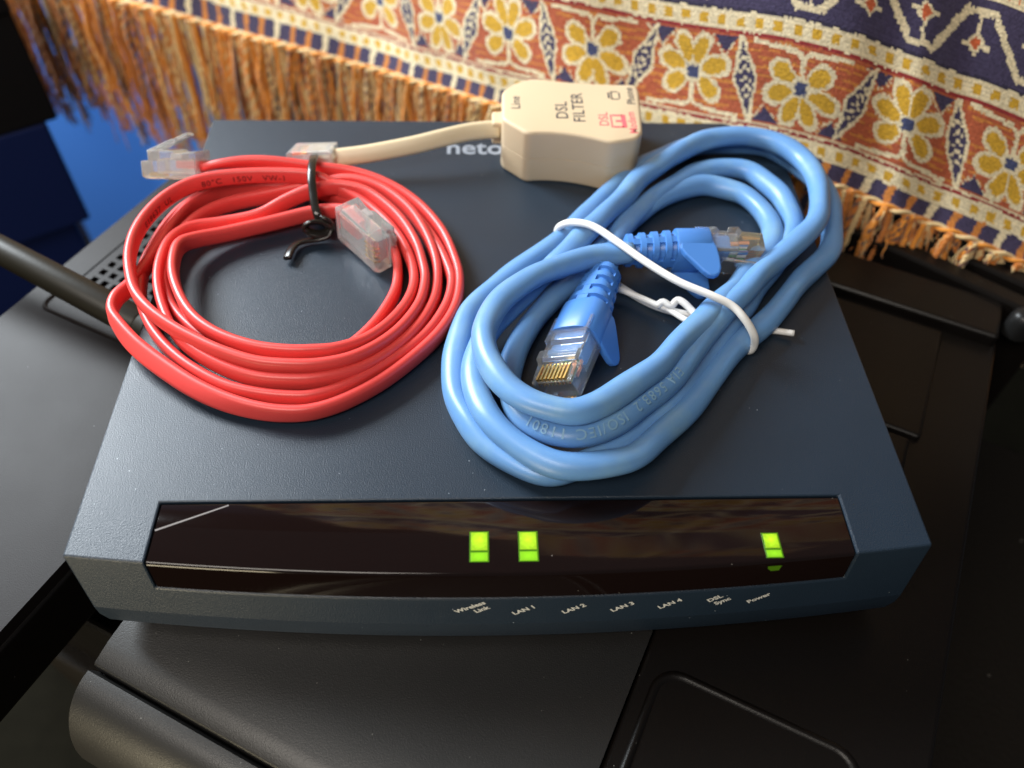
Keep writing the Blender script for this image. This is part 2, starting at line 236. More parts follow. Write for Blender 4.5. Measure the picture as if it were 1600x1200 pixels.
BLACK_COIL = [(-52.2, 104.2, 6), (-50, 102.5, 6.5), (-48.4, 102.6, 5), (-48.8, 101.4, 3.4), (-51.5, 100.2, 3.2), (-54.7, 100.4, 4), (-55.4, 100.9, 5.4), (-53.5, 101.7, 6.4), (-50.4, 102.1, 5.6), (-48.6, 101.7, 3.8), (-49.4, 100.3, 2.4), (-52.5, 99.6, 1.8), (-56.3, 98.7, 1.8), (-58.4, 97, 1.9), (-59.4, 94.1, 2), (-59.8, 91.4, 1.8)]
CORD = [(-50.9, 132.6, 6), (-46.9, 132.8, 6.4), (-40.9, 133.3, 7), (-33, 134.3, 8), (-25.1, 135.6, 9), (-17.1, 137.6, 10), (-9.2, 139.9, 10.6), (-3.1, 141, 10.8), (0.9, 141.4, 10.8)]
CLOTH = [(-287.8, 345.3, -21.7), (-242.5, 331.3, -27), (-208.6, 317.8, -28.5), (-176, 305.4, -30.6), (-151.6, 295.6, -30.9), (-129.4, 289.9, -34.5), (-106.5, 277, -33.5), (-82.1, 266.2, -33.4), (-63, 258.9, -34.5), (-46.7, 248.9, -32.8), (-32, 235.9, -29.8), (-18.2, 224.4, -26.8), (2.5, 205.6, -21.8), (30.7, 183.2, -15.4), (53.1, 171.8, -14.6), (74.2, 160.6, -12.3), (94.1, 150.1, -9.6), (114.4, 141.6, -10.3), (126.2, 139.8, -13.7), (135.1, 132.8, -13.8), (147, 130.7, -17.5), (155.5, 124.2, -17.3), (175.6, 114.6, -21.5), (204.4, 99.8, -27), (233.2, 86.4, -32.6)]
FILTER = [(1.8, 151.5, 18), (6.4, 156.8, 18), (11.5, 159.5, 18), (28.6, 156.4, 18), (44.9, 156.3, 18), (45.7, 152.6, 18), (44, 129.9, 18), (41.9, 126.6, 18), (34, 124.5, 18), (20.2, 128.9, 18), (8.8, 128.8, 18), (1.5, 136.4, 18)]

# ------------------------------------------------------------------ setting
E1 = Vector((0.887, -0.4617, 0)); E2 = Vector((0.4617, 0.887, 0)); EZ = Vector((0, 0, 1))
def L2(s1, s2):
    q = E1*s1+E2*s2; return (-5.4+(q.x+5.4)*.97, -86.2+(q.y+86.2)*.97)
o = mesh_obj('floor', [(-1500, -1200, -450), (1500, -1200, -450), (1500, 900, -450), (-1500, 900, -450)], [(0, 1, 2, 3)], M_floor, kind='structure')
tbl = empty('side_table', (*L2(160, 90), -450), 'dark dusty side table showing along the right edge under the printer', 'table')
V, F = prism([L2(-194, -46), L2(420, -46), L2(420, 215), L2(-194, 215)], -152, -130); bevel(mesh_obj('table_top', V, F, M_table, tbl), 1.5)
for s1, s2 in ((-180, -32), (406, -32), (-180, 200), (406, 200)):
    V, F = prism([L2(s1-11, s2-11), L2(s1+11, s2-11), L2(s1+11, s2+11), L2(s1-11, s2+11)], -450, -152.2); bevel(mesh_obj('leg', V, F, M_table, tbl), 1.5)
o = mesh_obj('wall', [(-1500, 620, -450), (1500, 620, -450), (1500, 620, 900), (-1500, 620, 900)], [(0, 1, 2, 3)], M_wall, kind='structure')

# ------------------------------------------------------------------ printer under the router
pr = empty('printer', (*L2(0, 60), -130), 'bulky black plastic printer with charcoal lid that the navy router stands on', 'printer')
def slab(name, s1a, s1b, s2a, s2b, z0, z1, m, par=pr, bw=1.5, **k):
    poly = [L2(s1a, s2a), L2(s1b, s2a), L2(s1b, s2b), L2(s1a, s2b)]
    V, F = prism(poly, z0, z1); return bevel(mesh_obj(name, V, F, m, par, **k), bw, 3)
slab('base', -180, 102, -40, 112, -136, -82, M_printer, bw=2)
# lid on the left with a real slot and rows of vent holes
def holed(name, s1a, s1b, s2a, s2b, z, depth, holes, m, par):
    """flat top with rectangular pockets: grid lines through every hole edge"""
    xs = sorted(set([s1a, s1b]+[h[0] for h in holes]+[h[1] for h in holes])); ys = sorted(set([s2a, s2b]+[h[2] for h in holes]+[h[3] for h in holes]))
    V, F, idx = [], [], {}
    def vid(i, j, zz):
        k = (i, j, zz)
        if k not in idx: idx[k] = len(V); V.append((*L2(xs[i], ys[j]), zz))
        return idx[k]
    def ish(i, j):
        cx, cy = (xs[i]+xs[i+1])/2, (ys[j]+ys[j+1])/2
        return any(h[0] < cx < h[1] and h[2] < cy < h[3] for h in holes)
    for i in range(len(xs)-1):
        for j in range(len(ys)-1):
            hh = ish(i, j); zz = z-depth if hh else z
            F.append((vid(i, j, zz), vid(i+1, j, zz), vid(i+1, j+1, zz), vid(i, j+1, zz)))
            if hh:
                for (a, b, c, d) in ((i, j, i+1, j), (i+1, j, i+1, j+1), (i+1, j+1, i, j+1), (i, j+1, i, j)):
                    ni, nj = {(i, j, i+1, j): (i, j-1), (i+1, j, i+1, j+1): (i+1, j), (i+1, j+1, i, j+1): (i, j+1), (i, j+1, i, j): (i-1, j)}[(a, b, c, d)]
                    if not ish(ni, nj): F.append((vid(a, b, z-depth), vid(c, d, z-depth), vid(c, d, z), vid(a, b, z)))
    # skirt
    n, k = len(xs)-1, len(ys)-1
    loop = [(i, 0) for i in range(n)]+[(n, j) for j in range(k)]+[(i, k) for i in range(n, 0, -1)]+[(0, j) for j in range(k, 0, -1)]
    for q in range(len(loop)):
        a, b = loop[q], loop[(q+1) % len(loop)]
        F.append((vid(*a, z), vid(*a, z-22), vid(*b, z-22), vid(*b, z)))
    return mesh_obj(name, V, F, m, par)
holes = []
for r in range(7):
    for c in range(17):
        a = -177+r*4.3; b = 44+c*4.15
        holes.append((a, a+2.5, b, b+2.5))
holes.append((-180.6, -179.9, 41, 114.5))
lid = holed('lid', -190, -108, -78, 116, -35, 2.2, holes, M_cover, pr)
slab('lid_lip', -112, -107.2, -77, 115, -60, -39, M_printer, bw=1)
# pull recess under the antenna: shallow rounded dish with a raised pale rim
def rrect(s1a, s1b, s2a, s2b, r, n=6):
    o = []
    for cx, cy, a0 in ((s1b-r, s2b-r, 0), (s1a+r, s2b-r, 90), (s1a+r, s2a+r, 180), (s1b-r, s2a+r, 270)):
        for j in range(n+1):
            a = math.radians(a0+90*j/n); o.append((cx+r*math.cos(a), cy+r*math.sin(a)))
    return o
def ring(name, outer, inner, z_out, z_top, z_in, m, par, rounded=True):
    n = len(outer); V = [(*L2(*q), z_out) for q in outer]
    mo = [(a[0]*.7+b[0]*.3, a[1]*.7+b[1]*.3) for a, b in zip(outer, inner)]; mi = [(a[0]*.3+b[0]*.7, a[1]*.3+b[1]*.7) for a, b in zip(outer, inner)]
    V += [(*L2(*q), z_top) for q in mo]+[(*L2(*q), z_top) for q in mi]+[(*L2(*q), z_in) for q in inner]
    F = []
    for k in range(3):
        F += [(k*n+i, k*n+(i+1) % n, (k+1)*n+(i+1) % n, (k+1)*n+i) for i in range(n)]
    return mesh_obj(name, V, F, m, par, smooth=True)
ring('pull_recess', rrect(-183, -132, 27, 41, 4), rrect(-181.6, -133.4, 28.4, 39.6, 3), -35.05, -34.3, -34.9, M_cover, pr)
# front hump: top panel and rounded front panel, parted by a real seam
def hump(name, s1a, s1b, prof, m, lo=-95):
    n = len(prof); cs = [(s1a, .0), (s1a+1.2, .0), (s1b, .0)]
    V, F = [], []
    for s, _ in cs[::2]: V += [(*L2(s, y), z) for y, z in prof]
    for i in range(n-1): F.append((i, n+i, n+i+1, i+1))
    V += [(*L2(s1a, prof[0][0]), lo), (*L2(s1a, prof[-1][0]+0.01), lo)]
    F.append(tuple(range(n))+((2*n+1,) if prof[-1][1] > lo+1 else ())+(2*n,))
    return mesh_obj(name, V, F, m, pr)
top_prof = [(120, -36.2), (20, -36.2), (-20, -36.3), (-38, -37.0), (-48, -38.2), (-53.2, -39.6), (-53.8, -40.3), (-53.9, -44)]
o = hump('top_panel', -85, 35, top_prof, M_satin); autosmooth(o, 50)
fr_prof = [(-53.6, -46)]+[(-54.9, -41.2), (-55.4, -40.4)]+[(-55.4-15*math.sin(math.radians(a)), -40.4-27+27*math.cos(math.radians(a))) for a in range(8, 91, 6)]+[(-70, -75), (-68, -95)]
o = hump('front_panel', -85.5, 35, fr_prof, M_satin); autosmooth(o, 50)
slab('seam_liner', -84, 34, -60, -48, -95, -44, M_liner, bw=0.5)
slab('right_panel', 35.3, 104, -70, 160, -100, -37.5, M_printer, bw=1.2)
ring('tray_rim', rrect(39, 90, -80, 8, 7), rrect(41.4, 87.6, -77.6, 5.6, 5), -37.6, -36.7, -37.56, M_printer, pr)
slab('rear_step', 40, 103, 157, 176, -100, -33, M_printer, bw=1.5)
V, F = prism([L2(30, 190), L2(118, 170), L2(119, 177), L2(31, 198)], -100, -31); bevel(mesh_obj('rear_rail', V, F, M_printer, pr), 1.2)
V, F = prism([L2(30, 200), L2(119, 179), L2(120.5, 186), L2(32, 207)], -100, -29); bevel(mesh_obj('rear_edge', V, F, M_printer, pr), 1.2)
slab('flap', 40, 86.6, 106, 155, -60, -35.4, M_printer, bw=1.2)
slab('flap', 40, 84.0, 88, 104.8, -60, -35.8, M_printer, bw=1.2)
V, F = [], []
c = Vector((*L2(108.5, 167), -31)); n = 16
for k, (r, z) in enumerate(((0.01, 3.4), (2.2, 3.1), (3.6, 2), (4.2, 0), (4.4, -6))):
    V += [(c.x+r*math.cos(2*math.pi*j/n), c.y+r*math.sin(2*math.pi*j/n), c.z+z) for j in range(n)]
    if k: F += [((k-1)*n+j, k*n+j, k*n+(j+1) % n, (k-1)*n+(j+1) % n) for j in range(n)]
mesh_obj('knob', V, F, mat('grey_knob', (.012, .012, .012), .35, .3), pr, smooth=True)

pr.location.z += 6*S

# ------------------------------------------------------------------ router
rou = empty('router', (0, 80, -29), 'dark navy wireless router with smoked front strip and three green lights', 'router')
HW, DEP, BOW, BX = 95.0, 162.15, 5.6, 77.4
KF, KS, ZB, ZS = 0.21, 0.075, -8.5, -17.4     # front leans out, ends taper, strip bottom, seam
def yf(x, z=0.0): return -BOW*(1-(x/HW)**2)+KF*z
def sx_(x, z): return x*(1+KS*z/HW)
def shell(z_top, z_seam, cut):
    xs = sorted(set([-HW+190*i/40 for i in range(41)]+[-BX, BX])); V, F = [], []
    def q(*a):
        k = len(V); V.extend([(sx_(x, z), y, z) for x, y, z in a]); F.append((k, k+1, k+2, k+3))
    yb = 13.0; d = 0.9; f = lambda x, z: (x, yf(x, z), z)
    for a, b in zip(xs, xs[1:]):
        inb = abs((a+b)/2) < BX
        q((a, yb, 0), (b, yb, 0), (b, DEP, 0), (a, DEP, 0))
        q(f(a, z_seam), f(b, z_seam), f(b, ZB), f(a, ZB))
        if not inb:
            q(f(a, 0), f(b, 0), (b, yb, 0), (a, yb, 0)); q(f(a, ZB), f(b, ZB), f(b, 0), f(a, 0))
        else:
            q((a, yb, -d), (b, yb, -d), (b, yb, 0), (a, yb, 0))
            q(f(a, ZB), f(b, ZB), (b, yf(b, ZB)+d, ZB), (a, yf(a, ZB)+d, ZB))
        q((a, DEP, 0), (b, DEP, 0), (b, DEP, z_seam), (a, DEP, z_seam))
    for s in (-1, 1):
        x = s*BX; y0 = yf(x)
        q((x, y0, 0), (x, yb, 0), (x, yb, -d), (x, y0+d, -d)); q(f(x, ZB), (x, y0, 0), (x, y0+d, -d), (x, yf(x, ZB)+d, ZB))
        x = s*HW
        q((x, 0, 0), (x, yb, 0), (x, yb, ZB), f(x, ZB)); q(f(x, ZB), (x, yb, ZB), (x, yb, z_seam), f(x, z_seam)); q((x, yb, 0), (x, DEP, 0), (x, DEP, ZB), (x, yb, ZB)); q((x, yb, ZB), (x, DEP, ZB), (x, DEP, z_seam), (x, yb, z_seam))
    return V, F
def clean(o):
    bm = bmesh.new(); bm.from_mesh(o.data); bmesh.ops.remove_doubles(bm, verts=bm.verts, dist=2e-6); bmesh.ops.recalc_face_normals(bm, faces=bm.faces); bm.to_mesh(o.data); bm.free(); return o
V, F = shell(0, ZS, True)
o = clean(mesh_obj('top_shell', V, F, M_router, rou)); bevel(o, 0.45, 2, 40)
def outline(inset, n=40):
    pts = []
    for i in range(n+1):
        x = -HW+190*i/n; pts.append((sx_(x, ZS)*(1-inset/HW), yf(x, ZS)+inset))
    e = sx_(HW, ZS); return pts+[(e-inset, DEP-inset), (-e+inset, DEP-inset)]
# lower case, tapering in, with a thin dark shadow gap at the seam
n = len(outline(0)); V, F = [], []
for k, (ins, z) in enumerate(((0.45, ZS+.1), (0.10, ZS-.3), (0.1, -21.5), (0.7, -26.0), (1.4, -26.8))):
    V += [(x, y, z) for x, y in outline(ins)]
    if k: F += [((k-1)*n+i, k*n+i, k*n+(i+1) % n, (k-1)*n+(i+1) % n) for i in range(n)]
F.append(tuple(4*n+i for i in range(n)))
o = clean(mesh_obj('lower_case', V, F, M_router, rou)); autosmooth(o, 30)
for sx, sy in ((-80, 12), (80, 12), (-80, 150), (80, 150)):
    V, F = prism([(sx+5*math.cos(a*math.pi/8), sy+5*math.sin(a*math.pi/8)) for a in range(16)], -29.2, -26.7); mesh_obj('foot', V, F, M_liner, rou)
# liner below the strip recess
V, F = boxes([((0, 5.4, -4.8), (1, 0, 0), (0, 1, 0), (0, 0, 1), 76.6, 7.4, 3.8)]); mesh_obj('recess_liner', V, F, M_liner, rou)
# smoked strip wrapping the top and the front
xs = [-BX+0.45+2*(BX-0.45)*i/48 for i in range(49)]; prof = None; V, F = [], []
for i, x in enumerate(xs):
    y0 = yf(x)+0.05; fz = lambda z, o=0.0: (y0+KF*z+o, z)
    pts = [(12.55, -0.9), (12.55, -0.35), (12.2, -0.18)]+[(y0+0.7+11*t, -0.18) for t in (.66, .33)]+[(y0+0.7, -0.18), (y0+0.32, -0.24), (y0+0.06, -0.45), fz(-.8, .02), fz(-1.2), fz(-4.5), fz(-8.0, .02), fz(-8.25, .5)]
    V += [(sx_(x, b), a, b) for a, b in pts]; m_ = len(pts)
    if i: F += [((i-1)*m_+j, i*m_+j, i*m_+j+1, (i-1)*m_+j+1) for j in range(m_-1)]
bez = mesh_obj('front_strip', V, F, M_bezel, rou); clean(bez); autosmooth(bez, 60)
def sub_empty_parent(o): return o
def strip_quad(x0, x1, y0, y1, z, skew=0): return [(x0+skew, y0, z), (x1+skew, y0, z), (x1, y1, z), (x0, y1, z)]
for x0, x1, ya, yb_, ymid, sk in ((-8.0, -3.7, -2.7, 4.8, -0.2, 0.0), (2.7, 7.1, -2.7, 4.7, -0.1, 0.0), (57.0, 60.9, -2.6, 3.6, -0.5, 0.0)):
    V, F = boxes([(((x0+x1)/2, (ya+yb_)/2, -0.17), (1, 0, 0), (0, 1, 0), (0, 0, 1), (x1-x0)/2, (yb_-ya)/2, 0.05)])
    led = mesh_obj('indicator_light', V, F, M_ledrim, rou); bevel(led, 0.5, 3)
    V, F = boxes([(((x0+x1)/2, (ymid+yb_)/2, -0.11), (1, 0, 0), (0, 1, 0), (0, 0, 1), (x1-x0)/2-.35, (yb_-ymid)/2-0.3, 0.05)]); bevel(mesh_obj('core', V, F, M_led2, led), .3, 3)
    V, F = boxes([(((x0+x1)/2, (ymid+ya)/2, -0.11), (1, 0, 0), (0, 1, 0), (0, 0, 1), (x1-x0)/2-.3, (ymid-ya)/2-0.2, 0.05)]); bevel(mesh_obj('lower_lens', V, F, M_led, led), .3, 3)
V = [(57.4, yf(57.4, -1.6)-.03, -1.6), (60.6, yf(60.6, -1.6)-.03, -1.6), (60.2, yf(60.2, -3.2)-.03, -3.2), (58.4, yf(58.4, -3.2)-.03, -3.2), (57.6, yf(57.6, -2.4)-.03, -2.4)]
mesh_obj('painted_light_leak', V, [(0, 4, 3, 2, 1)], M_leak, led)  # dim glowing patch painted where the LED's light shows through the front
# writing ------------------------------------------------------------
def text_mesh(s, size, bold=0.0, spacing=1.0):
    c = bpy.data.curves.new('t', 'FONT'); c.body = s; c.size = size; c.offset = bold; c.space_character = spacing; c.resolution_u = 3; c.space_line = 1.15
    ob = bpy.data.objects.new('t', c); COL.objects.link(ob)
    bpy.context.view_layer.update()
    me = bpy.data.meshes.new_from_object(ob); bpy.data.objects.remove(ob); bpy.data.curves.remove(c)
    V = [(v.co.x, v.co.y) for v in me.vertices]; F = [tuple(p.vertices) for p in me.polygons]; bpy.data.meshes.remove(me); return V, F
def text(name, s, size, org, xd, yd, m, par, bold=0.0, center=False, spacing=1.0, wrap=None):
    V, F = text_mesh(s, size, bold, spacing); xd, yd, org = Vector(xd), Vector(yd), Vector(org)
    if center:
        w = max(v[0] for v in V)/2; h = size*0.35; V = [(a-w, b-h) for a, b in V]
    W = [org+xd*a+yd*b for a, b in V]
    if wrap: W = [wrap(w) for w in W]
    return mesh_obj(name, W, F, m, par)
text('logo', 'netopia', 10.2, (-16.4, 143.6, 0.05), (1, 0, 0), (0, 1, 0), M_logo, rou, bold=0.15)
ca, sa = math.cos(math.radians(40)), math.sin(math.radians(40))
def on_front(w): return Vector((w.x, yf(w.x, w.z)-0.06, w.z))
for s, x, z in (('Wireless\n      Link', -10.4, -13.7), ('LAN 1', 2.0, -14.2), ('LAN 2', 13.2, -14.2), ('LAN 3', 24.2, -14.2), ('LAN 4', 35.0, -14.0), ('DSL\n Sync', 46.6, -13.0), ('Power', 55.6, -14.2)):
    dz = 1.6 if '\n' in s else 0
    text('caption', s, 2.35, (x-dz*.3, 0, z+dz*.2), (ca, 0, sa*.62), (-sa*.75, 0, ca*.72), M_print, rou, bold=0.07, wrap=on_front)
# scratch across the strip's left end
V = [(-77.0, 6.2, -0.165), (-76.8, 5.8, -0.165), (-62.0, 12.0, -0.165), (-62.1, 12.35, -0.165)]
mesh_obj('scratch', V, [(0, 1, 2, 3)], M_scratch, bez)
# antenna
a0, a1 = Vector((-92, 77, -19)), Vector((-173, 123, -11)); ax = (a1-a0).normalized(); nn = ax.cross(EZ).normalized(); bb = nn.cross(ax)
ts = [(0, 4.2), (6, 4.2), (6.3, 4.8), (14, 5.0), (14.4, 4.5), (15, 4.9), (80, 4.3), (91, 4.0)]
pp = [a0+ax*t for t, _ in ts]; V, F = sweep(pp, [nn]*len(pp), [bb]*len(pp), lambda i: circ(ts[i][1], 24)); o = mesh_obj('antenna', V, F, M_antenna, rou); autosmooth(o, 35)

# ------------------------------------------------------------------ red flat cable
pts = catmull(RED, 1.4); cen = [Vector(q[:3]) for q in pts]; til = [math.radians(q[3]) for q in pts]
T, N, B = up_frames(cen)
N2, B2 = [], []
for t, n_, ti in zip(T, N, til):
    inw = t.cross(EZ).normalized(); w = (n_*math.cos(ti)+inw*math.sin(ti)).normalized(); N2.append(w); B2.append(t.cross(w).normalized())
red = empty('red_cable', (-55, 80, 0), 'coil of flat red telephone cable tied in black, lying left on the router', 'cable')
V, F = sweep(cen, N2, B2, lambda i: stadium(5.2, 2.5)); mesh_obj('cable', V, F, M_red, red, smooth=True)
RT, RN, RB, RC = T, N2, B2, cen
def arclen(c):
    s = [0]
    for a, b in zip(c, c[1:]): s.append(s[-1]+(b-a).length)
    return s
def at_s(c, s, x):
    import bisect
    i = max(0, min(len(c)-2, bisect.bisect(s, x)-1)); f = (x-s[i])/max(1e-6, s[i+1]-s[i]); return i, f
def text_on_flat(s, size, start_i, flip, side, m, par, name='marking'):
    V, F = text_mesh(s, size, 0.02, 1.15); S_ = arclen(RC); W = []
    for a, b in V:
        x = S_[start_i]+a*flip; i, f = at_s(RC, S_, x); c = RC[i].lerp(RC[i+1], f); n_ = RN[i].lerp(RN[i+1], f); b_ = RB[i].lerp(RB[i+1], f)
        W.append(c+n_*(b-size*.36)+b_*side*1.29)
    return mesh_obj(name, W, F, m, par)
def nearest(c, q, zmin=-99): return min((i for i in range(len(c)) if c[i].z > zmin), key=lambda i: (c[i]-Vector(q)).length)

# clear modular plugs --------------------------------------------------
def cavity(o, verts, par):
    # air pocket inside a clear moulding: same mesh, faces turned inwards
    off = parent_off(par); bm = bmesh.new(); bm.from_mesh(o.data); v = [bm.verts.new(P(*q)-off) for q in verts]
    for f in ((0, 2, 3, 1), (4, 5, 7, 6), (0, 1, 5, 4), (2, 6, 7, 3), (0, 4, 6, 2), (1, 3, 7, 5)): bm.faces.new([v[k] for k in f])
    bm.faces.ensure_lookup_table(); new = bm.faces[-6:]; bmesh.ops.recalc_face_normals(bm, faces=new); bmesh.ops.reverse_faces(bm, faces=new); bm.to_mesh(o.data); bm.free()
def orth(a, n):
    a = Vector(a).normalized(); n = Vector(n); n = (n-a*n.dot(a)).normalized(); return a, n, a.cross(n)
def rj11(root, org, a, n, L=16.0, w=11.2, h=7.4, wire=None, latch=18, body=None):
    body = body or M_milky
    """org = centre of cable end; a = towards the tip; n = latch side"""
    a, n, wv = orth(a, n); o0 = Vector(org)
    q = lambda t, s, u: o0+a*t+wv*s+n*u
    prof = [(0, -h*.5), (L-1.2, -h*.5), (L, -h*.42), (L, h*.12), (L-2.2, h*.12), (L-2.2, h*.5), (L*.42, h*.5), (L*.36, h*.38), (0, h*.5)]
    k = len(prof); V = [q(t, -w/2, u) for t, u in prof]+[q(t, w/2, u) for t, u in prof]
    F = [tuple(range(k)), tuple(range(k, 2*k))[::-1]]+[(i, k+i, k+(i+1) % k, (i+1) % k) for i in range(k)]
    hs = mesh_obj('plug_housing', V, F, body, root); clean(hs); cavity(hs, box(q(L*.40, 0, -h*.06), a, wv, n, L*.34, w*.36, h*.26)[0], root); bevel(hs, 0.35, 2, 30)
    # jacket end inside, milky crimp block, contacts
    if wire:
        V, F = boxes([(q(3.2, 0, 0), a, wv, n, 4.0, 2.7, 1.1)]); bevel(mesh_obj('jacket_end', V, F, wire, hs), .4)
    V, F = boxes([(q(6.2, 0, h*.30), a, wv, n, 1.6, w*.36, h*.09)]); mesh_obj('crimp_bar', V, F, M_frost, hs)
    for j in range(4):
        V, F = boxes([(q(L-3.6, (j-1.5)*1.6, -h*.36), a, wv, n, 2.2, .2, .6)]); mesh_obj('contact', V, F, M_gold, hs)
    # latch tongue
    c, s = math.cos(math.radians(latch)), math.sin(math.radians(latch))
    d = -a*c+n*s; m_ = n*c+a*s
    b0 = q(L-1.5, 0, h*.42)
    V, F = boxes([(b0+d*4.2, d, wv, m_, 4.4, w*.32, .55), (b0+d*10.6, d, wv, m_, 2.4, w*.22, .5)])
    bevel(mesh_obj('latch', V, F, body, hs), .25)
    return hs
rj11(red, (-88.0, 124.6, 9.2), (-1, 0.06, -0.02), (0.05, 0.55, 0.85), 16.5, 11.5, 8.2, M_red, 24, M_white_clear)
rj11(red, (-43.2, 102.6, 7.4), (12.6, -14.4, -0.8), (0.80, 0.50, -0.05), 19, 11.5, 8.2, M_red, 10)
i0 = nearest(RC, (-85.0, 112.5, 10), 8.5)
text_on_flat('80°C   150V   VW-1', 2.6, i0, 1, 1, M_redprint, red)
i0 = nearest(RC, (-99.0, 96.0, 10), 8.5)
text_on_flat('E18637  UL', 2.5, i0, 1, 1, M_redprint, red)

# black wire tie round the red coil
bt = empty('black_wire_tie', (-60, 128, 0), 'black plastic twist tie bound round the red cable coil', 'cable tie')
c = [Vector(q) for q in catmull(BLACK_TIE, .8)]; T, N, B = frames(c); V, F = sweep(c, N, B, lambda i: stadium(2.6, 1.5)); 
c2 = c
def ribbon(name, pts_, w, t, m, par, ref):
    c = [Vector(q) for q in catmull(pts_, .7)]; T = tangents(c); NN, BB = [], []
    for t_ in T:
        r_ = Vector(ref); r_ = (r_-t_*r_.dot(t_)).normalized(); NN.append(r_); BB.append(t_.cross(r_))
    V, F = sweep(c, NN, BB, lambda i: stadium(w, t)); return mesh_obj(name, V, F, m, par, smooth=True)
ribbon('strap', BLACK_TIE, 2.5, 1.3, M_blacktie, bt, (1, 0.05, 0.1))
c = [Vector(q) for q in catmull(BLACK_COIL, .7)]; T, N, B = frames(c); V, F = sweep(c, N, B, lambda i: stadium(2.7, 1.3)); mesh_obj('twisted_end', V, F, M_blacktie, bt, smooth=True)

# ------------------------------------------------------------------ blue network cable
blu = empty('blue_cable', (45, 75, 0), 'coil of round blue network cable bound with a white tie', 'cable')
cen = [Vector(q) for q in catmull(BLUE, 1.5)]
for i, q in enumerate(cen):
    cen[i] = q+Vector((noise.noise(q*0.07), noise.noise(q*0.07+Vector((9, 0, 0))), .4*noise.noise(q*0.09+Vector((0, 7, 0)))))*0.95
T, N, B = frames(cen); RBL = 3.15; SB = arclen(cen)
def bprof(i):
    s = SB[i]; o = []
    for j in range(18):
        a = 2*math.pi*j/18; r = RBL+0.13*math.sin(2*a+s/5.5)+0.08*math.sin(3*a-s/8+1)+.22*noise.noise(Vector((math.cos(a)*.6, math.sin(a)*.6, s*.11)))
        o.append((r*math.cos(a), r*math.sin(a)))
    return o
V, F = sweep(cen, N, B, bprof); mesh_obj('cable', V, F, M_blue, blu, smooth=True)
BC, BT_ = cen, T
def text_on_round(s, size, si, flip, updir, m, par, lift=0.32):
    V, F = text_mesh(s, size, 0.02, 1.2); W = []
    for a, b in V:
        x = SB[si]+a*flip; i, f = at_s(BC, SB, x); c = BC[i].lerp(BC[i+1], f); t = BT_[i].lerp(BT_[i+1], f).normalized()
        n_ = Vector(updir); n_ = (n_-t*n_.dot(t)).normalized(); b_ = n_.cross(t)*flip
        ang = -(b-size*.36)/RBL
        W.append(c+(n_*math.cos(ang)-b_*math.sin(ang))*(RBL+lift))
    return mesh_obj('marking', W, F, m, par)
TEXT_AT = min((i for i in range(len(BC)) if 8.3 < BC[i].z < 9.6), key=lambda i: (BC[i]-Vector((41.5, 42.6, 8.8))).length)
text_on_round('EIA 568B.2  ISO/IEC 11801', 3.2, TEXT_AT, 1, (-.05, -.55, .83), M_blueprint, blu)

